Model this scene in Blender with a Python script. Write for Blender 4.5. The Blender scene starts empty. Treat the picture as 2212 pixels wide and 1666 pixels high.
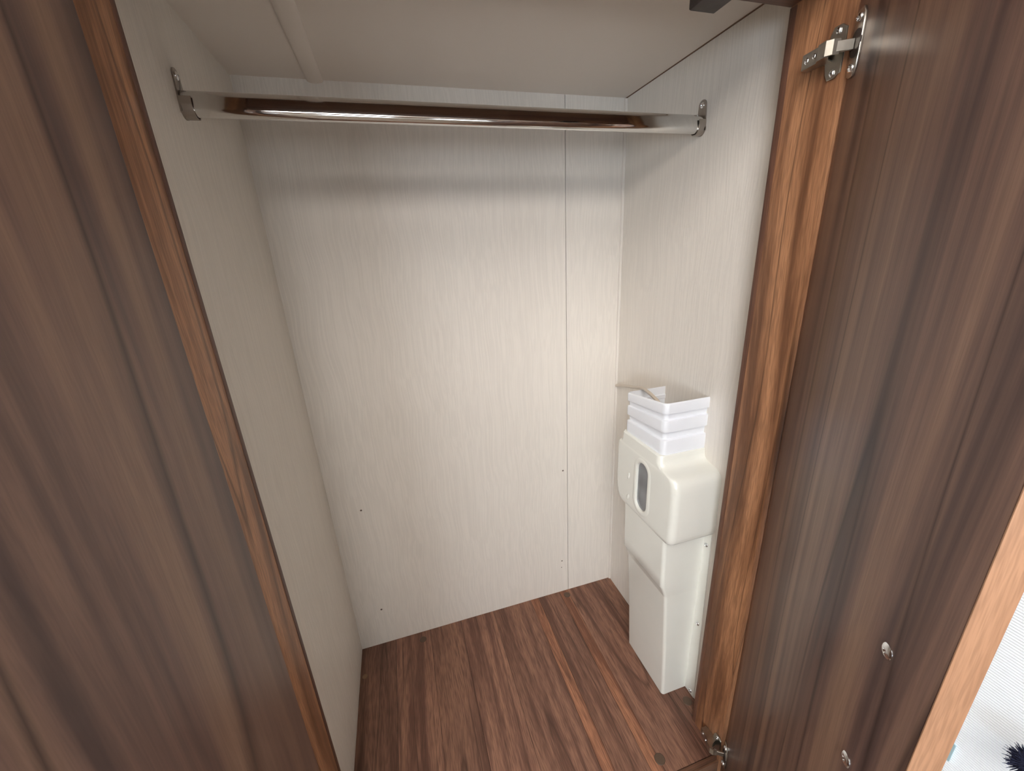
import bpy, bmesh, math, random
from mathutils import Vector, Matrix

random.seed(7)
scene = bpy.context.scene
col = scene.collection

# ------------------------------------------------------------------ camera
cam_data = bpy.data.cameras.new('camera')
cam = bpy.data.objects.new('camera', cam_data)
col.objects.link(cam)
cam_data.sensor_width = 36.0
cam_data.lens = 849.82 / 2212.0 * 36.0
cam_data.clip_start = 0.01
_R = ((0.956947, -0.136034, 0.256411), (-0.285889, -0.288968, 0.913655), (-0.050194, -0.947624, -0.315418))
_M = Matrix(((_R[0][0], -_R[0][1], -_R[0][2]), (_R[1][0], -_R[1][1], -_R[1][2]), (_R[2][0], -_R[2][1], -_R[2][2]))).to_4x4()
_M.translation = (0.19810, -0.47846, 0.92758)
cam.matrix_world = _M
scene.camera = cam

# ------------------------------------------------------------------ world, exposure
world = bpy.data.worlds.new('world')
scene.world = world
world.use_nodes = True
world.node_tree.nodes['Background'].inputs[0].default_value = (0.75, 0.85, 1.0, 1)
world.node_tree.nodes['Background'].inputs[1].default_value = 0.6
scene.view_settings.view_transform = 'Standard'
scene.view_settings.look = 'None'
scene.view_settings.gamma = 1.0
scene.view_settings.use_curve_mapping = False
scene.view_settings.exposure = 0.08
scene.cycles.use_denoising = True
scene.cycles.max_bounces = 5
scene.cycles.diffuse_bounces = 3
scene.cycles.glossy_bounces = 3
scene.cycles.transmission_bounces = 2
scene.cycles.use_adaptive_sampling = True
scene.cycles.adaptive_threshold = 0.08
scene.cycles.adaptive_min_samples = 20
scene.cycles.caustics_reflective = False
scene.cycles.caustics_refractive = False

ADDED_HIGH_LIGHT = 10.0      # unseen high window opposite, added to light the back wall below the rail
ADDED_ROOF_LIGHT = 9.0       # unseen roof hatch, added to grade the light down the back wall
WINDOW_LIGHT = 5.0     # daylight through the two windows opposite
ADDED_LARGE_LIGHT = 15.0     # unseen large window at left, added to light right wall and cover box
BLIND_GLOW = 0.22     # glow put into the blind's material to brighten it, no window behind

# ------------------------------------------------------------------ dimensions (metres)
W, D, H = 0.70, 0.3463, 1.2149        # inside of the wardrobe: width, back wall, ceiling
XL, XR = 0.028, 0.669                 # inner faces of the two front stiles
YB, YF = -0.0415, -0.112              # stiles from back to front
ZR = 1.174                            # underside of the top rail
RX0, RX1 = -1.35, 1.34                # the room
RY0 = -2.00
RZ0, RZ1 = -0.40, 1.95

HX0, HX1, HZ0, HZ1 = -1.20, 0.35, 1.47, 1.86   # the added high window

# ------------------------------------------------------------------ materials
def new_mat(name):
    m = bpy.data.materials.new(name)
    m.use_nodes = True
    nt = m.node_tree
    b = nt.nodes['Principled BSDF']
    return m, nt, b

def nd(nt, typ, **kw):
    n = nt.nodes.new(typ)
    for k, v in kw.items():
        setattr(n, k, v)
    return n

def math_node(nt, op, a, b=None):
    n = nd(nt, 'ShaderNodeMath', operation=op)
    for i, v in enumerate((a, b)):
        if v is None:
            continue
        if isinstance(v, (int, float)):
            n.inputs[i].default_value = v
        else:
            nt.links.new(v, n.inputs[i])
    return n.outputs[0]

def mix_col(nt, fac, a, b, blend='MIX'):
    n = nd(nt, 'ShaderNodeMix', data_type='RGBA', blend_type=blend)
    for key, v in ((0, fac), (6, a), (7, b)):
        if isinstance(v, (int, float)):
            n.inputs[key].default_value = v
        elif isinstance(v, tuple):
            n.inputs[key].default_value = v + (1,) if len(v) == 3 else v
        else:
            nt.links.new(v, n.inputs[key])
    return n.outputs[2]

def noise(nt, vec, scale, detail=2.0, rough=0.5, dist=0.0):
    n = nd(nt, 'ShaderNodeTexNoise')
    n.inputs['Scale'].default_value = scale
    n.inputs['Detail'].default_value = detail
    n.inputs['Roughness'].default_value = rough
    n.inputs['Distortion'].default_value = dist
    nt.links.new(vec, n.inputs['Vector'])
    return n.outputs['Fac']

def ramp(nt, fac, stops, interp='LINEAR'):
    n = nd(nt, 'ShaderNodeValToRGB')
    n.color_ramp.interpolation = interp
    els = n.color_ramp.elements
    while len(els) < len(stops):
        els.new(0.5)
    for e, (p, c) in zip(els, stops):
        e.position = p
        e.color = (c, c, c, 1) if isinstance(c, (int, float)) else tuple(c) + (1,)
    nt.links.new(fac, n.inputs[0])
    return n.outputs[0]

def mapped(nt, vec, scale, loc=(0, 0, 0)):
    n = nd(nt, 'ShaderNodeMapping')
    n.inputs['Scale'].default_value = scale
    n.inputs['Location'].default_value = loc
    nt.links.new(vec, n.inputs['Vector'])
    return n.outputs[0]

def wood(name, dark, mid, light, along='z', seed=0.0, rough=0.42, lines=0.75, stripe=1.0, tint=False, spec=0.4, pores=0.42, meander=0.055, stretch=0.05):
    """walnut decor: stripes that run along one axis, tone bands, hairline dark grain lines"""
    m, nt, b = new_mat(name)
    tc = nd(nt, 'ShaderNodeTexCoord').outputs['Object']
    k = {'z': (1, 1, stretch), 'y': (1, stretch, 1), 'x': (stretch, 1, 1)}[along]
    info = nd(nt, 'ShaderNodeObjectInfo')
    off = nd(nt, 'ShaderNodeVectorMath', operation='ADD')
    nt.links.new(tc, off.inputs[0])
    rnd = math_node(nt, 'MULTIPLY', info.outputs['Random'], 3.0 if tint else 0.0)
    cx = nd(nt, 'ShaderNodeCombineXYZ')
    for i in range(3):
        nt.links.new(math_node(nt, 'ADD', rnd, seed + i * 1.7), cx.inputs[i])
    nt.links.new(cx.outputs[0], off.inputs[1])
    # slow meander of the grain
    slow = nd(nt, 'ShaderNodeTexNoise')
    slow.inputs['Scale'].default_value = 3.2
    slow.inputs['Detail'].default_value = 0.0
    nt.links.new(mapped(nt, off.outputs[0], tuple(0.6 if v == 1 else 0.55 for v in k)), slow.inputs['Vector'])
    dv = nd(nt, 'ShaderNodeVectorMath', operation='SCALE')
    nt.links.new(slow.outputs['Color'], dv.inputs[0])
    dv.inputs['Scale'].default_value = meander
    ad = nd(nt, 'ShaderNodeVectorMath', operation='ADD')
    nt.links.new(off.outputs[0], ad.inputs[0])
    nt.links.new(dv.outputs[0], ad.inputs[1])
    g = mapped(nt, ad.outputs[0], k)
    band = noise(nt, g, 26.0 * stripe, 1.0, 0.5)
    mids = noise(nt, g, 95.0 * stripe, 1.0, 0.6)
    fine = noise(nt, g, 700.0, 1.0, 0.6)
    s = math_node(nt, 'ADD', math_node(nt, 'MULTIPLY', band, 0.68), math_node(nt, 'MULTIPLY', mids, 0.32))
    c = ramp(nt, s, [(0.39, dark), (0.5, mid), (0.62, light)])
    # fine pores
    c = mix_col(nt, ramp(nt, fine, [(0.35, pores), (0.62, 0.0)]), c, tuple(v * 0.55 for v in dark))
    # hairlines: contours of a band noise follow the grain
    ln = noise(nt, g, 15.0 * stripe, 0.6, 0.4)
    ln = math_node(nt, 'ABSOLUTE', math_node(nt, 'SUBTRACT', math_node(nt, 'FRACT', math_node(nt, 'MULTIPLY', ln, 3.0)), 0.5))
    lf = ramp(nt, ln, [(0.0, lines), (0.022, lines * 0.5), (0.055, 0.0)])
    c = mix_col(nt, lf, c, tuple(v * 0.3 for v in dark))
    if tint:
        c = mix_col(nt, 1.0, c, info.outputs['Color'], 'MULTIPLY')
    nt.links.new(c, b.inputs['Base Color'])
    b.inputs['Roughness'].default_value = rough
    b.inputs['Specular IOR Level'].default_value = spec
    return m

def wallpaper(name, base, rough=0.5):
    """pale board foil with fine wavy upright ribs"""
    m, nt, b = new_mat(name)
    tc = nd(nt, 'ShaderNodeTexCoord').outputs['Object']
    slow = nd(nt, 'ShaderNodeTexNoise')
    slow.inputs['Scale'].default_value = 9.0
    slow.inputs['Detail'].default_value = 0.0
    nt.links.new(tc, slow.inputs['Vector'])
    dv = nd(nt, 'ShaderNodeVectorMath', operation='SCALE')
    nt.links.new(slow.outputs['Color'], dv.inputs[0])
    dv.inputs['Scale'].default_value = 0.016
    ad = nd(nt, 'ShaderNodeVectorMath', operation='ADD')
    nt.links.new(tc, ad.inputs[0])
    nt.links.new(dv.outputs[0], ad.inputs[1])
    g = mapped(nt, ad.outputs[0], (1, 1, 0.022))
    rib = noise(nt, g, 330.0, 1.0, 0.5)
    rib2 = noise(nt, g, 90.0, 0.0, 0.5)
    h = ramp(nt, rib, [(0.3, 0.0), (0.6, 1.0)])
    c = mix_col(nt, ramp(nt, rib, [(0.42, 0.0), (0.62, 1.0)]), tuple(v * 0.972 for v in base), tuple(min(1, v * 1.03) for v in base))
    c = mix_col(nt, ramp(nt, rib2, [(0.5, 0.0), (0.7, 0.4)]), c, tuple(min(1, v * 1.03) for v in base))
    nt.links.new(c, b.inputs['Base Color'])
    b.inputs['Roughness'].default_value = rough
    b.inputs['Specular IOR Level'].default_value = 0.35
    bp = nd(nt, 'ShaderNodeBump')
    bp.inputs['Strength'].default_value = 0.30
    bp.inputs['Distance'].default_value = 0.0005
    nt.links.new(h, bp.inputs['Height'])
    nt.links.new(bp.outputs[0], b.inputs['Normal'])
    return m

def plain(name, c, rough=0.5, metal=0.0, spec=0.5, mottle=0.04, scale=40.0, emit=0.0, ecol=None, coat=0.0):
    m, nt, b = new_mat(name)
    tc = nd(nt, 'ShaderNodeTexCoord').outputs['Object']
    n = noise(nt, tc, scale, 0.0)
    cc = mix_col(nt, n, tuple(v * (1 - mottle) for v in c), tuple(min(1.0, v * (1 + mottle)) for v in c))
    nt.links.new(cc, b.inputs['Base Color'])
    b.inputs['Roughness'].default_value = rough
    b.inputs['Metallic'].default_value = metal
    b.inputs['Specular IOR Level'].default_value = spec
    b.inputs['Coat Weight'].default_value = coat
    b.inputs['Coat Roughness'].default_value = 0.08
    if emit:
        b.inputs['Emission Color'].default_value = tuple(ecol or c) + (1,)
        b.inputs['Emission Strength'].default_value = emit
    return m

M = {}
M['foil'] = wallpaper('pale_rib_foil', (0.80, 0.745, 0.675))
M['ceil'] = plain('pale_ceiling', (0.78, 0.71, 0.645), 0.5, mottle=0.015, scale=8)
M['door'] = wood('walnut_door', (0.108, 0.068, 0.061), (0.222, 0.134, 0.105), (0.335, 0.206, 0.145), 'z', 3.1, rough=0.36, lines=0.7, pores=0.2, meander=0.034, stretch=0.022)
M['door_l'] = wood('walnut_door_other', (0.108, 0.068, 0.061), (0.222, 0.134, 0.105), (0.335, 0.206, 0.145), 'z', 11.4, rough=0.36, lines=0.7, pores=0.16, stripe=0.8, meander=0.034, stretch=0.022)
M['stile'] = wood('walnut_stile', (0.19, 0.083, 0.040), (0.37, 0.170, 0.083), (0.53, 0.258, 0.130), 'z', 6.3, rough=0.40, lines=0.7, stripe=1.5)
M['rail'] = wood('walnut_rail', (0.10, 0.045, 0.028), (0.16, 0.075, 0.045), (0.22, 0.11, 0.065), 'x', 2.2, rough=0.42, lines=0.5)
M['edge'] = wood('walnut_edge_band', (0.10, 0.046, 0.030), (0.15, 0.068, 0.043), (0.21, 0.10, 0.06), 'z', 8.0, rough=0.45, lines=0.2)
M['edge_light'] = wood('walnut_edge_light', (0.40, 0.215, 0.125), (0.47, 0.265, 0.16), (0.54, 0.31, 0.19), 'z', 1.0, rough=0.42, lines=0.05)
M['plank'] = wood('walnut_plank', (0.155, 0.074, 0.051), (0.265, 0.135, 0.092), (0.36, 0.188, 0.125), 'y', 0.4, rough=0.36, lines=0.55, stripe=1.5, tint=True, pores=0.6, meander=0.03)
M['joint'] = plain('floor_joint', (0.05, 0.028, 0.02), 0.7)
M['ivory'] = plain('ivory_plastic', (0.87, 0.868, 0.80), 0.22, spec=0.5, mottle=0.01, coat=0.5)
M['white'] = plain('white_plastic', (0.90, 0.92, 0.97), 0.2, spec=0.5, mottle=0.008, coat=0.5)
M['chrome'] = plain('chrome_tube', (0.70, 0.70, 0.69), 0.07, metal=1.0, mottle=0.02, scale=120)
M['nickel'] = plain('dull_nickel', (0.50, 0.47, 0.42), 0.30, metal=1.0, mottle=0.1, scale=200)
M['zinc'] = plain('bright_zinc', (0.80, 0.82, 0.84), 0.16, metal=1.0, mottle=0.06, scale=300)
M['bracket'] = plain('bracket_steel', (0.42, 0.38, 0.34), 0.33, metal=1.0, mottle=0.06, scale=150)
M['glass'] = plain('sight_window', (0.20, 0.21, 0.225), 0.08, spec=0.6, mottle=0.5, scale=28, coat=0.6)
M['hose'] = plain('beige_hose', (0.62, 0.54, 0.45), 0.35, mottle=0.05)
M['catch'] = plain('dark_brown_plastic', (0.045, 0.03, 0.026), 0.45)
M['cap'] = plain('brown_cap', (0.10, 0.062, 0.04), 0.55)
M['cap_tan'] = plain('tan_cap', (0.24, 0.14, 0.075), 0.55)
M['hole'] = plain('screw_hole_dark', (0.13, 0.10, 0.08), 0.9)
M['gap'] = plain('shadow_gap', (0.24, 0.15, 0.10), 0.8)
M['room_wall'] = plain('room_wall', (0.74, 0.71, 0.66), 0.7, mottle=0.02, scale=5)
M['room_floor'] = plain('room_floor', (0.22, 0.17, 0.13), 0.6, mottle=0.1, scale=12)
M['brown_panel'] = wood('walnut_furniture', (0.10, 0.056, 0.040), (0.15, 0.086, 0.06), (0.21, 0.12, 0.08), 'z', 14.0, rough=0.4, lines=0.4)
M['pane'] = plain('daylight_pane', (0.8, 0.9, 1.0), 0.3, mottle=0.0, emit=WINDOW_LIGHT, ecol=(0.88, 0.94, 1.0))
M['added_large_pane'] = plain('added_large_glow', (0.8, 0.9, 1.0), 0.3, mottle=0.0, emit=ADDED_LARGE_LIGHT, ecol=(0.80, 0.90, 1.0))
M['roof_pane'] = plain('added_roof_glow', (0.9, 0.92, 1.0), 0.3, mottle=0.0, emit=ADDED_ROOF_LIGHT, ecol=(1.0, 0.95, 0.885))
M['added_high_pane'] = plain('added_high_glow', (0.9, 0.92, 1.0), 0.3, mottle=0.0, emit=ADDED_HIGH_LIGHT, ecol=(1.0, 0.95, 0.885))
M['frame_white'] = plain('window_frame_white', (0.75, 0.75, 0.74), 0.4)
M['blind'] = plain('pleated_blind', (0.88, 0.92, 0.96), 0.7, mottle=0.02, scale=60, emit=BLIND_GLOW, ecol=(0.88, 0.95, 1.0))
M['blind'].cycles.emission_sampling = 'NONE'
M['tab'] = plain('pale_blue_cloth', (0.62, 0.88, 0.98), 0.8)
M['navy'] = plain('navy_yarn', (0.025, 0.03, 0.075), 0.85, mottle=0.3, scale=200)

# ------------------------------------------------------------------ mesh helpers
def mesh_obj(name, bm, mat, parent=None, smooth=False, angle=35):
    bmesh.ops.recalc_face_normals(bm, faces=bm.faces[:])
    me = bpy.data.meshes.new(name)
    bm.to_mesh(me)
    bm.free()
    if mat:
        me.materials.append(mat)
    if smooth:
        for p in me.polygons:
            p.use_smooth = True
        try:
            me.set_sharp_from_angle(angle=math.radians(angle))
        except Exception:
            pass
    o = bpy.data.objects.new(name, me)
    col.objects.link(o)
    if parent:
        o.parent = parent
        o.matrix_parent_inverse = parent.matrix_world.inverted() if False else Matrix.Identity(4)
    return o

def empty(name, loc=(0, 0, 0), rz=0.0):
    o = bpy.data.objects.new(name, None)
    o.empty_display_size = 0.02
    col.objects.link(o)
    o.location = loc
    o.rotation_euler = (0, 0, rz)
    return o

def tag(o, label=None, cat=None, group=None, kind=None):
    if label: o['label'] = label
    if cat: o['category'] = cat
    if group: o['group'] = group
    if kind: o['kind'] = kind
    return o

def box_bm(x0, x1, y0, y1, z0, z1, bevel=0.0, seg=2, bm=None):
    own = bm is None
    b = bmesh.new()
    bmesh.ops.create_cube(b, size=1.0)
    for v in b.verts:
        v.co = Vector((x0 + (v.co.x + .5) * (x1 - x0), y0 + (v.co.y + .5) * (y1 - y0), z0 + (v.co.z + .5) * (z1 - z0)))
    if bevel:
        bmesh.ops.bevel(b, geom=b.edges[:], offset=bevel, segments=seg, profile=0.5, affect='EDGES')
    if own:
        return b
    me = bpy.data.meshes.new('tmp'); b.to_mesh(me); b.free(); bm.from_mesh(me); bpy.data.meshes.remove(me)
    return bm

def box(name, x0, x1, y0, y1, z0, z1, mat, parent=None, bevel=0.0, seg=2, smooth=None):
    return mesh_obj(name, box_bm(x0, x1, y0, y1, z0, z1, bevel, seg), mat, parent, smooth=bool(bevel) if smooth is None else smooth)

def struct(o):
    return tag(o, kind='structure')

def prism_bm(pts2, axis, a, b, bevel=0.0, seg=2):
    """extrude a closed 2-d outline along an axis ('x': pts are (y,z); 'y': (x,z); 'z': (x,y))"""
    bm = bmesh.new()
    def co(p, t):
        return {'x': (t, p[0], p[1]), 'y': (p[0], t, p[1]), 'z': (p[0], p[1], t)}[axis]
    lo = [bm.verts.new(co(p, a)) for p in pts2]
    hi = [bm.verts.new(co(p, b)) for p in pts2]
    n = len(pts2)
    bm.faces.new(lo); bm.faces.new(hi)
    for i in range(n):
        bm.faces.new((lo[i], lo[(i + 1) % n], hi[(i + 1) % n], hi[i]))
    if bevel:
        es = [e for e in bm.edges if len([f for f in e.link_faces if len(f.verts) == n]) == 1]
        bmesh.ops.bevel(bm, geom=es, offset=bevel, segments=seg, profile=0.5, affect='EDGES')
    return bm

def stadium(cy, cz, hw, hh, n=12):
    pts = []
    for i in range(n + 1):
        a = math.pi * i / n
        pts.append((cy + hw * math.cos(a), cz + (hh - hw) + hw * math.sin(a)))
    for i in range(n + 1):
        a = math.pi + math.pi * i / n
        pts.append((cy + hw * math.cos(a), cz - (hh - hw) + hw * math.sin(a)))
    return pts

def tube(name, pts, r, mat, parent=None, seg=10, res=6):
    """round tube swept along a smooth path"""
    cu = bpy.data.curves.new(name, 'CURVE')
    cu.dimensions = '3D'
    cu.bevel_depth = r
    cu.bevel_resolution = 3
    cu.resolution_u = res
    cu.use_fill_caps = True
    sp = cu.splines.new('BEZIER')
    sp.bezier_points.add(len(pts) - 1)
    for bp, p in zip(sp.bezier_points, pts):
        bp.co = p
        bp.handle_left_type = bp.handle_right_type = 'AUTO'
    tmp = bpy.data.objects.new('tmp', cu)
    col.objects.link(tmp)
    dg = bpy.context.evaluated_depsgraph_get()
    me = bpy.data.meshes.new_from_object(tmp.evaluated_get(dg))
    bpy.data.objects.remove(tmp)
    bpy.data.curves.remove(cu)
    me.name = name
    me.materials.clear(); me.materials.append(mat)
    for p in me.polygons: p.use_smooth = True
    o = bpy.data.objects.new(name, me)
    col.objects.link(o)
    if parent: o.parent = parent
    return o

def screw_bm(c, n, r, h, slot=True):
    """domed cross-head screw: centre c, outward normal n"""
    bm = bmesh.new()
    prof = [(1.0, 0.0), (1.0, 0.25), (0.86, 0.62), (0.6, 0.88), (0.34, 0.97)]
    S = 16
    rings = []
    for (q, t) in prof:
        rings.append([bm.verts.new((r * q * math.cos(2 * math.pi * i / S), r * q * math.sin(2 * math.pi * i / S), h * t)) for i in range(S)])
    for a, b in zip(rings, rings[1:]):
        for i in range(S):
            bm.faces.new((a[i], a[(i + 1) % S], b[(i + 1) % S], b[i]))
    bm.faces.new(rings[0][::-1])
    # recessed cross: inner ring pulled down on alternating corners
    inner = [bm.verts.new((r * (0.32 if i % 4 == 0 else 0.12) * math.cos(2 * math.pi * i / S), r * (0.32 if i % 4 == 0 else 0.12) * math.sin(2 * math.pi * i / S), h * 0.35)) for i in range(S)]
    for i in range(S):
        bm.faces.new((rings[-1][i], rings[-1][(i + 1) % S], inner[(i + 1) % S], inner[i]))
    bm.faces.new(inner)
    q = Vector((0, 0, 1)).rotation_difference(Vector(n).normalized()).to_matrix().to_4x4()
    q.translation = Vector(c)
    bmesh.ops.transform(bm, matrix=q, verts=bm.verts[:])
    return bm

def screw(name, c, n, r, h, mat, parent=None):
    return mesh_obj(name, screw_bm(c, n, r, h), mat, parent, smooth=True, angle=40)

# ------------------------------------------------------------------ wardrobe shell
T = 0.015
# floor: dark sub-board, planks on it, front lip
fl = struct(box('floor', -T, W + T, YB, D + 0.02, -0.03, -0.006, M['joint']))
PL = [(0.0, .083, .80, 1), (.083, .170, 1.10, 1), (.170, .252, .92, 1), (.252, .342, 1.12, 1), (.342, .451, .95, 1),
      (.451, .474, 1.32, 2), (.474, .538, .92, 1), (.538, .562, 1.25, 2), (.562, .654, .98, 1), (.654, .70, .85, 1)]
JT = 0.0003
for i, (x0, x1, t, kd) in enumerate(PL):
    yf = -0.1035
    a, b2 = max(x0, 0), min(x1, W)
    pts = [(a + JT, D + 0.004), (b2 - JT, D + 0.004)]
    # the planks run between the stiles at the front
    lo, hi = max(a, XL), min(b2, XR)
    if b2 > XR:
        pts += [(b2 - JT, YB), (hi, YB), (hi, yf)]
    else:
        pts += [(b2 - JT, yf)]
    if a < XL:
        pts += [(lo, yf), (lo, YB), (a + JT, YB)]
    else:
        pts += [(a + JT, yf)]
    if lo >= hi:
        pts = [(a + JT, D + 0.004), (b2 - JT, D + 0.004), (b2 - JT, YB), (a + JT, YB)]
    o = mesh_obj('plank', prism_bm([(p[0], p[1]) for p in pts], 'z', -0.006, 0.0), M['plank'], fl)
    o.color = (t, t * (0.97 if kd == 1 else 0.86), t * (0.95 if kd == 1 else 0.72), 1)
box('sub_board', XL, XR, YF + 0.010, YB, -0.03, -0.006, M['joint'], fl)
box('front_lip', XL + 0.0005, XR - 0.0005, -0.110, -0.1042, -0.035, 0.0008, M['rail'], fl, bevel=0.0022)
box('front_apron', XL, XR, -0.1135, -0.1105, RZ0, -0.006, M['rail'], fl)
def disc(name, x, y, r, mat, h=0.0009):
    bm = bmesh.new()
    bmesh.ops.create_cone(bm, cap_ends=True, segments=20, radius1=r, radius2=r * 0.9, depth=h)
    bmesh.ops.translate(bm, vec=(x, y, h / 2), verts=bm.verts[:])
    return mesh_obj(name, bm, mat, fl)
disc('screw_cap', .1498, .3235, .0085, M['cap'])
disc('screw_cap', .5551, .3295, .0090, M['cap'])
disc('screw_cap', .5637, -.0787, .0100, M['cap'])
disc('screw_cap', .6830, -.0100, .0095, M['cap'])
disc('screw_cap', .0105, .2713, .0060, M['cap_tan'])

# walls
wb = struct(box('wall_back', -T, W + T, D + 0.006, D + 0.02, -0.03, H + 0.02, M['gap']))
box('panel', 0.0, .5653, D, D + 0.006, 0.0, H, M['foil'], wb)
box('panel', .5666, W, D, D + 0.006, 0.0, H, M['foil'], wb)
for (x, z, r) in ((.0618, .3988, .0022), (.0626, .1082, .0024), (.5535, .3936, .0022), (.5478, .1073, .0020), (.5462, .0852, .0013)):
    bm = bmesh.new()
    bmesh.ops.create_cone(bm, cap_ends=True, segments=14, radius1=r, radius2=r * 0.6, depth=0.0008)
    bmesh.ops.rotate(bm, cent=(0, 0, 0), matrix=Matrix.Rotation(math.pi / 2, 3, 'X'), verts=bm.verts[:])
    bmesh.ops.translate(bm, vec=(x, D - 0.0004, z), verts=bm.verts[:])
    mesh_obj('screw_hole', bm, M['hole'], wb)
wl = struct(box('wall_left', -T, 0.0, YB, D + 0.006, -0.03, H + 0.02, M['foil']))
wr = struct(box('wall_right', W, W + T, YB, D + 0.006, -0.03, H - 0.0015, M['foil']))
ce = struct(box('ceiling', -T, W - 0.0012, YB - 0.03, D + 0.006, H, H + 0.02, M['ceil']))
box('gap_filler', W - 0.0012, W + T, YB, D + 0.006, H - 0.0010, H + 0.02, M['gap'], ce)
# rounded cable batten under the ceiling
bt = bmesh.new()
prof = []
for i in range(13):
    a = math.pi * i / 12
    prof.append((0.1222 + 0.0130 * math.cos(a), H - 0.0055 * math.sin(a) ** 0.8))
bt = prism_bm(prof, 'y', YB, D, 0)
struct(mesh_obj('trim_1', bt, M['ceil'], None, smooth=True, angle=60))
# slim bead in the right back corner
bt = prism_bm([(W, D), (W - 0.0045, D), (W - 0.0042, D - 0.003), (W - 0.003, D - 0.0045), (W, D - 0.005)], 'z', 0.0, H - 0.002)
struct(mesh_obj('trim_2', bt, M['foil'], None))

# front frame: stiles, top rail
def stile(name, x0, x1, inner):
    o = struct(box(name, x0, x1, YF, YB, RZ0, RZ1, M['stile'], None, bevel=0.0012))
    if inner > 0:   # face looks to +x
        box('edge_band', x1 - 0.003, x1 + 0.0004, YB - 0.0075, YB + 0.0004, -0.02, ZR, M['edge'], o, bevel=0.0006)
    else:
        box('edge_band', x0 - 0.0004, x0 + 0.003, YB - 0.0085, YB + 0.0004, -0.02, ZR, M['edge'], o, bevel=0.0006)
    return o
stile('trim_3', -0.05, XL, 1)
stile('trim_4', XR, 0.75, -1)
struct(box('trim_5', XL + 0.0005, XR - 0.0005, YF, YB, ZR, RZ1, M['rail'], None, bevel=0.002))

# ------------------------------------------------------------------ doors
DT, DW = 0.0173, 0.322
def door(name, hinge, ang, side, mat):
    """side -1: hinged right, +1: hinged left; local +x runs from hinge to free edge, inner face at local y=0"""
    th = math.radians(ang)
    if side < 0:
        d = Vector((-math.cos(th), -math.sin(th), 0)); n = Vector((math.sin(th), -math.cos(th), 0))
    else:
        d = Vector((math.cos(th), -math.sin(th), 0)); n = Vector((-math.sin(th), -math.cos(th), 0))
    m = Matrix(((d.x, n.x, 0, hinge[0]), (d.y, n.y, 0, hinge[1]), (0, 0, 1, 0), (0, 0, 0, 1)))
    # local frame must stay right-handed for parenting: bake coordinates into the mesh instead
    def tr(bm):
        bmesh.ops.transform(bm, matrix=m, verts=bm.verts[:])
        return bm
    return m, tr
Z0, Z1 = -0.035, 1.19
def wood_box(name, tr, x0, x1, y0, y1, z0, z1, mat, parent, bevel):
    return mesh_obj(name, tr(box_bm(x0, x1, y0, y1, z0, z1, bevel)), mat, parent, smooth=True)
mR, trR = door('door_1', (0.6760, -0.1145), 56.56, -1, M['door'])
dR = struct(wood_box('door_1', trR, 0.0, DW - 0.0012, 0.0, DT, Z0, Z1, M['door'], None, 0.0006))
wood_box('edge_band', trR, DW - 0.0012, DW, -0.0001, DT + 0.0001, Z0, Z1, M['edge_light'], dR, 0.0005)
for (s, z) in ((.2744, .6235), (.2700, .4870)):
    mesh_obj('screw', trR(screw_bm((s, 0.0, z), (0, -1, 0), 0.0062, 0.0022)), M['zinc'], dR, smooth=True, angle=40)
mL, trL = door('door_2', (0.0357, -0.1145), 95.0, 1, M['door_l'])
dL = struct(wood_box('door_2', trL, 0.0, DW - 0.0012, 0.0, DT, Z0, Z1, M['door_l'], None, 0.0012))
wood_box('edge_band', trL, DW - 0.0012, DW, -0.0001, DT + 0.0001, Z0, Z1, M['edge_light'], dL, 0.0005)

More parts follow.
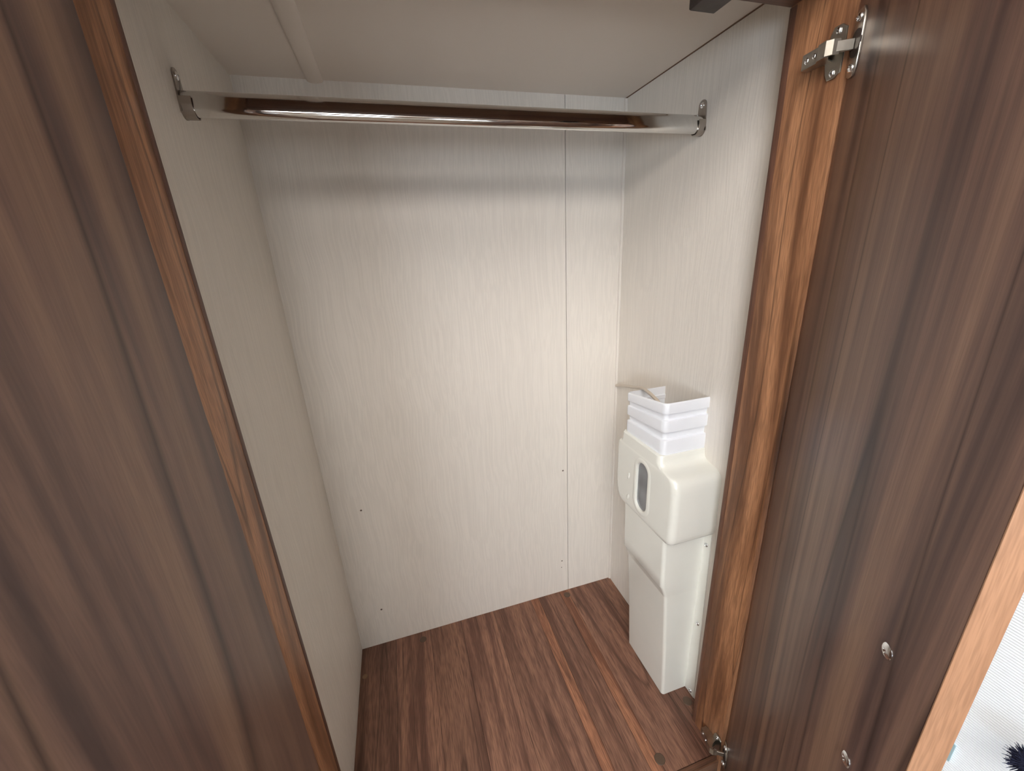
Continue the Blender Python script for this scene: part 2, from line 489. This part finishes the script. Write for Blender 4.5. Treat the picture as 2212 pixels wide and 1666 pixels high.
# ------------------------------------------------------------------ concealed hinges on the right stile
def hinge(zc, flip, label):
    root = empty('cabinet_hinge', (XR, -0.085, zc))
    tag(root, label, 'hinge', 'hinges of the right door')
    B = Vector((-XR, 0.085, -zc))
    def loc(bm, on_door=False):
        for v in bm.verts:
            if not on_door:
                v.co.y = -.1145 + (v.co.y + .1145) * .66
            v.co.z = zc + (v.co.z - zc) * .86
        bmesh.ops.translate(bm, vec=B, verts=bm.verts[:]); return bm
    x = XR
    # cross-shaped mounting plate on the stile
    cross = [(-.112, zc - .006), (-.112, zc - .022), (-.104, zc - .027), (-.092, zc - .027), (-.088, zc - .020), (-.086, zc - .0075), (-.062, zc - .0065),
             (-.062, zc + .0065), (-.086, zc + .0075), (-.088, zc + .020), (-.092, zc + .027), (-.104, zc + .027), (-.112, zc + .022), (-.112, zc + .006)]
    mesh_obj('mounting_plate', loc(prism_bm(cross, 'x', x - 0.0022, x - 0.0001, 0.0005, 1)), M['nickel'], root, smooth=True)
    for dz in (-.021, .021):
        mesh_obj('screw', loc(screw_bm((x - 0.0022, -.100, zc + dz), (-1, 0, 0), 0.0042, 0.0022)), M['zinc'], root, smooth=True, angle=40)
    # stamped arm: channel with stepped neck reaching to the door cup
    prof = [(-.058, x - .0050), (-.058, x - .0125), (-.086, x - .0155), (-.092, x - .0195), (-.106, x - .0215), (-.114, x - .0180), (-.118, x - .0125),
            (-.116, x - .0115), (-.112, x - .0160), (-.104, x - .0190), (-.094, x - .0175), (-.087, x - .0130), (-.060, x - .0105), (-.060, x - .0050)]
    bm = bmesh.new()
    for (za, zb, pr) in ((zc - .0075, zc + .0075, prof),):
        lo = [bm.verts.new((p[1], p[0], za)) for p in pr]; hi = [bm.verts.new((p[1], p[0], zb)) for p in pr]
        n = len(pr)
        bm.faces.new(lo); bm.faces.new(hi)
        for i in range(n):
            bm.faces.new((lo[i], lo[(i + 1) % n], hi[(i + 1) % n], hi[i]))
    arm = mesh_obj('arm', loc(bm), M['nickel'], root)
    for s in (-1, 1):   # side cheeks of the channel
        ck = [(-.058, x - .0022), (-.058, x - .0125), (-.086, x - .0155), (-.092, x - .0195), (-.106, x - .0215), (-.1085, x - .0180), (-.100, x - .0110), (-.096, x - .0022)]
        bm = bmesh.new()
        za, zb = zc + s * .0075 - .0007, zc + s * .0075 + .0007
        lo = [bm.verts.new((p[1], p[0], za)) for p in ck]; hi = [bm.verts.new((p[1], p[0], zb)) for p in ck]
        n = len(ck)
        bm.faces.new(lo); bm.faces.new(hi)
        for i in range(n):
            bm.faces.new((lo[i], lo[(i + 1) % n], hi[(i + 1) % n], hi[i]))
        mesh_obj('arm_cheek', loc(bm), M['nickel'], arm)
    mesh_obj('adjusting_screw', loc(screw_bm((x - .0135, -.067, zc), (-1, 0, 0.0), 0.0036, 0.0012)), M['zinc'], root, smooth=True, angle=40)
    mesh_obj('adjusting_screw', loc(screw_bm((x - .0165, -.083, zc), (-1, 0, 0.0), 0.0030, 0.0012)), M['zinc'], root, smooth=True, angle=40)
    # cup flange on the door
    fp = [(.003, zc - .030), (.003, zc + .030), (.009, zc + .033), (.016, zc + .033), (.021, zc + .026), (.0225, zc + .012), (.0225, zc - .012), (.021, zc - .026), (.016, zc - .033), (.009, zc - .033)]
    bm = prism_bm(fp, 'y', -0.0022, 0.0003, 0.0005, 1)
    fo = mesh_obj('cup_flange', loc(trR(bm), True), M['nickel'], root, smooth=True)
    for dz in (-.024, .024):
        mesh_obj('screw', loc(trR(screw_bm((.0125, -0.0022, zc + dz), (0, -1, 0), 0.0046, 0.0028)), True), M['zinc'], root, smooth=True, angle=40)
    # cup and link
    bm = bmesh.new()
    for i in range(25):
        pass
    cup = [(0.0128 + 0.0100 * math.cos(2 * math.pi * i / 24), zc + 0.0135 * math.sin(2 * math.pi * i / 24)) for i in range(24)]
    mesh_obj('hinge_cup', loc(trR(prism_bm(cup, 'y', -0.0030, -0.0015)), True), M['catch'], root)
    bm = bmesh.new()
    a = Vector((x - .0165, -.1128, zc)); e = mR @ Vector((.011, -0.003, zc))
    dirv = (e - a); L = dirv.length
    box_bm(-0.0016, 0.0016, 0, L, -0.0055, 0.0055, 0.0005, 1, bm)
    ang = math.atan2(dirv.y, dirv.x) - math.pi / 2
    bmesh.ops.rotate(bm, cent=(0, 0, 0), matrix=Matrix.Rotation(ang, 3, 'Z'), verts=bm.verts[:])
    bmesh.ops.translate(bm, vec=a, verts=bm.verts[:])
    mesh_obj('link', loc(bm, True), M['nickel'], root)
    return root
hinge(1.108, False, 'nickel cup hinge high on the right stile, just below the dark top rail')
hinge(0.030, True, 'nickel cup hinge low on the right stile, beside the front edge of the floor')

# ------------------------------------------------------------------ door catch below the top rail
dc = empty('door_catch', (.548, -.075, ZR))
tag(dc, 'small dark brown plastic door catch under the top rail', 'door catch')
def at_parent(bm, o):
    bmesh.ops.translate(bm, vec=-Vector(o.location), verts=bm.verts[:]); return bm
mesh_obj('housing', at_parent(prism_bm([(-.0435, ZR), (-.0435, 1.160), (-.0455, 1.1585), (-.088, 1.1585), (-.092, 1.162), (-.092, ZR)], 'x', .5325, .5635, 0.0012, 2), dc), M['catch'], dc, smooth=True)
mesh_obj('roller', at_parent(box_bm(.5395, .5565, -.0985, -.0920, 1.1615, 1.1695, 0.0025, 3), dc), M['catch'], dc, smooth=True)

# ------------------------------------------------------------------ clothes rail
RY, RZc = 0.1225, 1.1065
rail = empty('clothes_rail', (W / 2, RY, RZc - 0.0135))
tag(rail, 'shiny chrome oval clothes rail across the top of the wardrobe', 'clothes rail')
def oval(hw, hh, n=14):
    """flat-sided oval: half width hw, half height hh"""
    pts = []
    for i in range(n + 1):
        a = math.pi * i / n
        pts.append((RY + hw * math.cos(a), RZc + (hh - hw) + hw * math.sin(a)))
    for i in range(n + 1):
        a = math.pi + math.pi * i / n
        pts.append((RY + hw * math.cos(a), RZc - (hh - hw) + hw * math.sin(a)))
    return pts
def tilted(pts, deg):
    c, q = math.cos(math.radians(deg)), math.sin(math.radians(deg))
    return [(RY + (y - RY) * c + (z - RZc) * q, RZc - (y - RY) * q + (z - RZc) * c) for y, z in pts]
def bulge_oval(hw, hh, n=48):
    pts = []
    for i in range(n):
        a = 2 * math.pi * i / n
        c, s = math.cos(a), math.sin(a)
        pts.append((RY + hw * math.copysign(abs(c) ** 0.72, c), RZc + hh * math.copysign(abs(s) ** 0.86, s)))
    return pts
mesh_obj('tube', at_parent(prism_bm(tilted(oval(0.0072, 0.0132, 20), 5.5), 'x', 0.0022, W - 0.0022), rail), M['chrome'], rail, smooth=True, angle=50)
for side in (0, 1):
    s = 1 if side == 0 else -1
    xw = 0.0 if side == 0 else W
    # wall plate with ear
    pl = [(RY - .0105, RZc - .010)]
    for i in range(11):
        a = math.pi + math.pi * i / 10
        pl.append((RY + .0105 * math.cos(a), RZc - .0045 + .0115 * math.sin(a)))
    for i in range(11):
        a = math.pi * i / 10
        pl.append((RY + .0080 * math.cos(a), RZc + .026 + .0080 * math.sin(a)))
    br = mesh_obj('bracket', at_parent(prism_bm(pl, 'x', xw, xw + s * 0.0016), rail), M['bracket'], rail, smooth=True, angle=40)
    # cup lip round the tube end (open towards the top)
    bm = bmesh.new()
    n = 20
    outer, inner = [], []
    for i in range(n + 1):
        a = math.radians(160) + math.radians(220) * i / n
        c, q = math.cos(a), math.sin(a)
        outer.append((RY + .0100 * math.copysign(abs(c) ** .72, c), RZc - .0005 + .0148 * math.copysign(abs(q) ** .86, q)))
        inner.append((RY + .0086 * math.copysign(abs(c) ** .72, c), RZc - .0005 + .0136 * math.copysign(abs(q) ** .86, q)))
    ring = outer + inner[::-1]
    xe = xw + s * 0.0125
    A = [bm.verts.new((xw, p[0], p[1])) for p in ring]; Bv = [bm.verts.new((xe, p[0], p[1])) for p in ring]
    m = len(ring)
    for i in range(m):
        bm.faces.new((A[i], A[(i + 1) % m], Bv[(i + 1) % m], Bv[i]))
    for i in range(n):
        bm.faces.new((Bv[i], Bv[i + 1], Bv[m - 2 - i], Bv[m - 1 - i]))
    mesh_obj('cup', at_parent(bm, rail), M['bracket'], br, smooth=True, angle=40)
    mesh_obj('screw', at_parent(screw_bm((xw + s * .0016, RY, RZc + .0265), (s, 0, 0), .0044, .0020), rail), M['zinc'], br, smooth=True, angle=40)

# ------------------------------------------------------------------ ivory cover box on the right wall
def loft(levels, xw=W, nc=8, close=True):
    """levels: (z, y0, y1, xf, r) -> shell that leans on the wall plane x=xw"""
    bm = bmesh.new()
    rows = []
    for (z, y0, y1, xf, r) in levels:
        pts = [(xw, y0)]
        for i in range(nc + 1):
            a = math.radians(-90 - 90 * i / nc)
            pts.append((xf + r + r * math.cos(a), y0 + r + r * math.sin(a)))
        for i in range(nc + 1):
            a = math.radians(180 - 90 * i / nc)
            pts.append((xf + r + r * math.cos(a), y1 - r + r * math.sin(a)))
        pts.append((xw, y1))
        rows.append([bm.verts.new((p[0], p[1], z)) for p in pts])
    n = len(rows[0])
    for a, b in zip(rows, rows[1:]):
        for i in range(n - 1):
            bm.faces.new((a[i], a[i + 1], b[i + 1], b[i]))
        if close:
            bm.faces.new((a[n - 1], a[0], b[0], b[n - 1]))
    if close:
        bm.faces.new(rows[0]); bm.faces.new(rows[-1])
    return bm
cover = empty('cover_box', (W, 0.085, 0.0))
tag(cover, 'ivory plastic cover box with oval sight window screwed to the right wall', 'cover box')
mesh_obj('flange', at_parent(prism_bm([(-.0095, 0.001), (-.0085, .06), (-.002, .40), (-.001, .43), (.168, .43), (.168, .001)], 'x', W - .0022, W, 0.0008, 2), cover), M['ivory'], cover, smooth=True)
low = [(0.0010, .0165, .1500, .6395, .006), (.15, .0155, .1490, .6315, .006), (.278, .0148, .1480, .6225, .006),
       (.2815, .0148, .1480, .6218, .006), (.2835, .0146, .1482, .6208, .006), (.3055, .0140, .1485, .6125, .007), (.3075, .0140, .1490, .6112, .007), (.330, .0140, .1490, .6108, .007), (.4250, .0145, .1490, .6085, .007)]
mesh_obj('lower_cover', at_parent(loft(low), cover), M['ivory'], cover, smooth=True, angle=50)
cap_l = [(.4170, .0110, .1500, .6105, .007), (.4185, .0020, .1600, .6072, .009), (.4215, -.0020, .1660, .6058, .011), (.4270, -.0045, .1720, .6050, .012), (.4340, -.0054, .1765, .6050, .013),
         (.4450, -.0058, .1805, .6050, .013), (.4600, -.0060, .1820, .6050, .013), (.5270, -.0060, .1820, .6047, .013), (.5370, -.0050, .1820, .6047, .013), (.5450, -.0022, .1812, .6047, .013), (.5500, .0025, .1795, .6047, .013),
         (.5525, .0085, .1770, .6047, .013), (.5540, .0180, .1735, .6047, .013), (.5555, .0265, .1700, .6047, .013), (.5580, .0330, .1672, .6047, .012), (.5625, .0375, .1655, .6047, .012), (.5700, .0395, .1648, .6050, .012), (.5768, .0398, .1645, .6055, .012), (.5780, .0405, .1638, .6066, .0115), (.5782, .0422, .1620, .6085, .011)]
capo = mesh_obj('upper_cover', at_parent(loft(cap_l), cover), M['ivory'], cover, smooth=False)
# oval opening cut into the face
OY, OZ = 0.0868, 0.4890
cut = mesh_obj('cutter', at_parent(prism_bm(stadium(OY, OZ, .0172, .0515), 'x', .595, .6115), cover), None, cover)
md = capo.modifiers.new('cut', 'BOOLEAN'); md.operation = 'DIFFERENCE'; md.solver = 'EXACT'; md.object = cut
bpy.context.view_layer.update()
dg = bpy.context.evaluated_depsgraph_get()
me2 = bpy.data.meshes.new_from_object(capo.evaluated_get(dg))
capo.modifiers.clear()
capo.data = me2
me2.name = 'upper_cover'
bpy.data.objects.remove(cut)
for p in me2.polygons: p.use_smooth = True
me2.set_sharp_from_angle(angle=math.radians(38))
# raised rim
bm = bmesh.new()
ringprof = [(.0275, .6050), (.0260, .6043), (.0240, .6038), (.0210, .6036), (.0188, .6038), (.0175, .6046), (.0170, .6105)]
rows = []
for (hw, x) in ringprof:
    rows.append([bm.verts.new((x, p[0], p[1])) for p in stadium(OY, OZ, hw, .0515 + (hw - .0172))])
n = len(rows[0])
for a, b in zip(rows, rows[1:]):
    for i in range(n):
        bm.faces.new((a[i], a[(i + 1) % n], b[(i + 1) % n], b[i]))
rim = mesh_obj('window_rim', at_parent(bm, cover), M['ivory'], capo, smooth=True, angle=60)
pane = mesh_obj('sight_window', at_parent(prism_bm(stadium(OY, OZ, .0171, .0514), 'x', .6085, .6112), cover), M['glass'], capo)
tag(pane, 'dark grey glazed oval window')
for (y, z) in ((.1312, .4897), (.1308, .4406)):
    bm = bmesh.new()
    bmesh.ops.create_uvsphere(bm, u_segments=14, v_segments=8, radius=1.0)
    for v in bm.verts:
        v.co = Vector((.6052 + v.co.x * .0020, y + v.co.y * .0048, z + v.co.z * .0070 - v.co.y * .004))
    mesh_obj('nub', at_parent(bm, cover), M['ivory'], capo, smooth=True, angle=80)
for (y, z) in ((.0075, .3905), (.0040, .1985), (.0005, .0105)):
    mesh_obj('screw', at_parent(screw_bm((W - .0022, y, z), (-1, 0, 0), .0042, .0024), cover), M['zinc'], cover, smooth=True, angle=40)

# ------------------------------------------------------------------ white ribbed sleeve above the cover
sleeve = empty('ribbed_sleeve', (W, 0.104, 0.5797))
tag(sleeve, 'white ribbed plastic duct sleeve standing on the ivory cover box', 'duct sleeve')
def sleeve_profile(z, o, r=.010, inner=False):
    y0, y1, xf = .0420 - o, .1620 + o * 0.6, .6112 - o
    return (z, y0, y1, xf, r)
lv = [(.5770, -.0005), (.5800, 0), (.6020, 0), (.6050, -.0004), (.6075, -.0062), (.6090, -.0066), (.6200, -.0066), (.6206, -.0060), (.6211, .0), (.6230, .0004), (.6400, .0004), (.6425, 0), (.6450, -.0060), (.6465, -.0064), (.6545, -.0064), (.6551, -.0056), (.6556, .0004), (.6570, .0008), (.6720, .0008), (.6738, .0004), (.6750, -.0006), (.6752, -.0014)]
Zs = 0.668 / 0.6752
def zmap(z):
    return .5775 + (z - .577) * (.6705 - .5775) / (.6752 - .577)
bm = bmesh.new()
def shell_rows(levels, bm, nc=8):
    rows = []
    for (z, y0, y1, xf, r) in levels:
        pts = [(W, y0)]
        for i in range(nc + 1):
            a = math.radians(-90 - 90 * i / nc)
            pts.append((xf + r + r * math.cos(a), y0 + r + r * math.sin(a)))
        for i in range(nc + 1):
            a = math.radians(180 - 90 * i / nc)
            pts.append((xf + r + r * math.cos(a), y1 - r + r * math.sin(a)))
        pts.append((W, y1))
        k = (z - .5775) / (.6705 - .5775)
        rows.append([bm.verts.new((p[0], p[1], z + k * (.0055 - (p[1] - .043) * .140))) for p in pts])
    return rows
lev = [sleeve_profile(zmap(z), o) for z, o in lv]
lev += [sleeve_profile(zmap(.6752), -.0022, .0085), sleeve_profile(zmap(.6735), -.0026, .008), sleeve_profile(zmap(.5770), -.0030 - .0030, .006)]
rows = shell_rows(lev, bm)
n = len(rows[0])
for a, b in zip(rows, rows[1:]):
    for i in range(n - 1):
        bm.faces.new((a[i], a[i + 1], b[i + 1], b[i]))
mesh_obj('ribbed_shell', at_parent(bm, sleeve), M['white'], sleeve, smooth=True, angle=42)

# ------------------------------------------------------------------ thin hose
hs = tube('thin_hose', [(.6965, .3395, .6065), (.682, .279, .626), (.666, .2240, .6430), (.6520, .1840, .6560), (.6440, .1600, .6640), (.6385, .1350, .6660), (.6360, .1112, .6630), (.6360, .0904, .6540), (.6390, .0760, .630), (.645, .070, .592)], .0034, M['hose'])
tag(hs, 'thin beige hose curving from the back corner into the white ribbed sleeve', 'hose')

# ------------------------------------------------------------------ the room in front of the wardrobe
def room_box(name, *a):
    return struct(box(name, *a))
room_box('floor_room', RX0, RX1, RY0, YF, RZ0 - 0.02, RZ0, M['room_floor'])
hx0, hx1, hy0, hy1 = -0.90, 0.25, -1.85, -0.85
rc = room_box('ceiling_room', RX0, RX1, RY0, hy0, RZ1, RZ1 + 0.03, M['room_wall'])
box('roof_panel', RX0, RX1, hy1, YF + 0.08, RZ1, RZ1 + 0.03, M['room_wall'], rc)
box('roof_panel', RX0, hx0, hy0, hy1, RZ1, RZ1 + 0.03, M['room_wall'], rc)
box('roof_panel', hx1, RX1, hy0, hy1, RZ1, RZ1 + 0.03, M['room_wall'], rc)
struct(box('window_5', hx0, hx1, hy0, hy1, RZ1 + 0.012, RZ1 + 0.02, M['roof_pane']))  # glowing hatch added out of view to shape the back-wall light
# side walls
room_box('wall_room_left', RX0 - 0.03, RX0, RY0, YF, RZ0, RZ1, M['room_wall'])
room_box('wall_room_right', RX1, RX1 + 0.03, RY0, YF, RZ0, RZ1, M['room_wall'])
# furniture fronts on either side of the wardrobe
room_box('wall_front_left', RX0, -0.05, YF, YF + 0.02, RZ0, RZ1, M['brown_panel'])
room_box('wall_front_right', 0.75, RX1, YF, YF + 0.02, RZ0, RZ1, M['brown_panel'])
# opposite wall: two windows, large and high ones added for light, added lockers
wins = [(-1.28, -0.30, .45, .98, 'added_large_pane'), (-0.05, 0.33, .45, .98, 'pane'), (0.55, 0.89, .45, .98, 'pane'), (HX0, HX1, HZ0, HZ1, 'added_high_pane')]  # first and last panes are added light sources, out of view
def wall_holes(parent, y0, y1, rows):
    for (za, zb, cuts) in rows:
        x = RX0
        for (a, b) in cuts + [(RX1, RX1)]:
            if a > x:
                box('wall_panel', x, a, y0, y1, za, zb, M['brown_panel' if x > .8 else 'room_wall'], parent)
            x = b
wo = room_box('wall_opposite', RX0, RX1, RY0 - 0.03, RY0, RZ0, .45, M['room_wall'])
wall_holes(wo, RY0 - 0.03, RY0, [(.45, .98, [w[:2] for w in wins[:3]]), (.98, HZ0, []), (HZ0, HZ1, [(HX0, HX1)]), (HZ1, RZ1, [])])
for i, (a, b, wz0, wz1, pm) in enumerate(wins):
    w = struct(box('window_%d' % (i + 1), a, b, RY0 - 0.025, RY0 - 0.015, wz0, wz1, M[pm]))
    for (p, q, r, t) in ((a, a + .02, wz0, wz1), (b - .02, b, wz0, wz1), (a + .02, b - .02, wz0, wz0 + .012), (a + .02, b - .02, wz1 - .02, wz1)):
        box('window_frame', p, q, RY0 - 0.015, RY0 + 0.004, r, t, M['frame_white'], w)
# unseen overhead locker fronts, added for the brown reflection in the clothes rail
struct(box('overhead_lockers', RX0, RX1, RY0, RY0 + 0.20, 1.03, 1.42, M['brown_panel'], None, bevel=0.004))

# ------------------------------------------------------------------ pleated blind and tassel beyond the right door
bl = empty('pleated_blind', (RX1 - 0.03, -0.6, -0.40))
tag(bl, 'bright white pleated blind behind the edge of the right door', 'blind')
bm = bmesh.new()
pitch, y0, y1, z0, z1 = 0.0066, -1.05, -0.128, -0.40, 0.62
nrow = int((z1 - z0) / (pitch / 2))
pv = None
for i in range(nrow + 1):
    x = RX1 - 0.030 + (0.0010 if i % 2 else -0.0010)
    z = z0 + i * pitch / 2
    cur = (bm.verts.new((x, y0, z)), bm.verts.new((x, y1, z)))
    if pv:
        bm.faces.new((pv[0], pv[1], cur[1], cur[0]))
    pv = cur
mesh_obj('pleats', at_parent(bm, bl), M['blind'], bl)
mesh_obj('head_rail', at_parent(box_bm(RX1 - .042, RX1 - .012, y0 - .01, y1 + .01, z1, z1 + .03, .003), bl), M['frame_white'], bl, smooth=True)
mesh_obj('bottom_rail', at_parent(box_bm(RX1 - .037, RX1 - .023, y0, y1, z0 - .015, z0, .002), bl), M['frame_white'], bl, smooth=True)
mesh_obj('pull_tab', at_parent(box_bm(RX1 - .036, RX1 - .033, -.181, -.150, -.262, -.205, .001), bl), M['tab'], bl)

ts = empty('tassel', (1.235, -0.2860, -0.088))
tag(ts, 'dark navy fluffy tassel at the bottom right corner in front of the blind', 'tassel')
bm = bmesh.new()
for k in range(900):
    a = random.uniform(0, 2 * math.pi); el = math.asin(random.uniform(-1, 1))
    L = random.uniform(.022, .034)
    d = Vector((math.cos(a) * math.cos(el), math.sin(a) * math.cos(el), math.sin(el)))
    side = d.cross(Vector((0.3, 0.2, 1))).normalized(); up = d.cross(side).normalized()
    r = .0011
    c0 = Vector((0, 0, .045))
    base = c0 + d * .010
    tip = c0 + d * L + Vector((random.uniform(-.004, .004), random.uniform(-.004, .004), random.uniform(-.006, .002)))
    bs = [bm.verts.new(base + side * r * math.cos(q) + up * r * math.sin(q)) for q in (0, 2.1, 4.2)]
    tsn = [bm.verts.new(tip + side * r * .4 * math.cos(q) + up * r * .4 * math.sin(q)) for q in (0, 2.1, 4.2)]
    for i in range(3):
        bm.faces.new((bs[i], bs[(i + 1) % 3], tsn[(i + 1) % 3], tsn[i]))
    bm.faces.new(tsn)
mesh_obj('fringe', bm, M['navy'], ts, smooth=True)
bm = bmesh.new()
bmesh.ops.create_icosphere(bm, subdivisions=3, radius=.021)
for v in bm.verts:
    v.co = Vector((v.co.x, v.co.y, v.co.z + .045))
mesh_obj('knot', bm, M['navy'], ts, smooth=True, angle=80)
tube('cord', [(0, 0, .066), (0.02, -.03, .20), (0.035, -.06, .45), (0.038, -.085, .78)], .0015, M['navy'], ts)
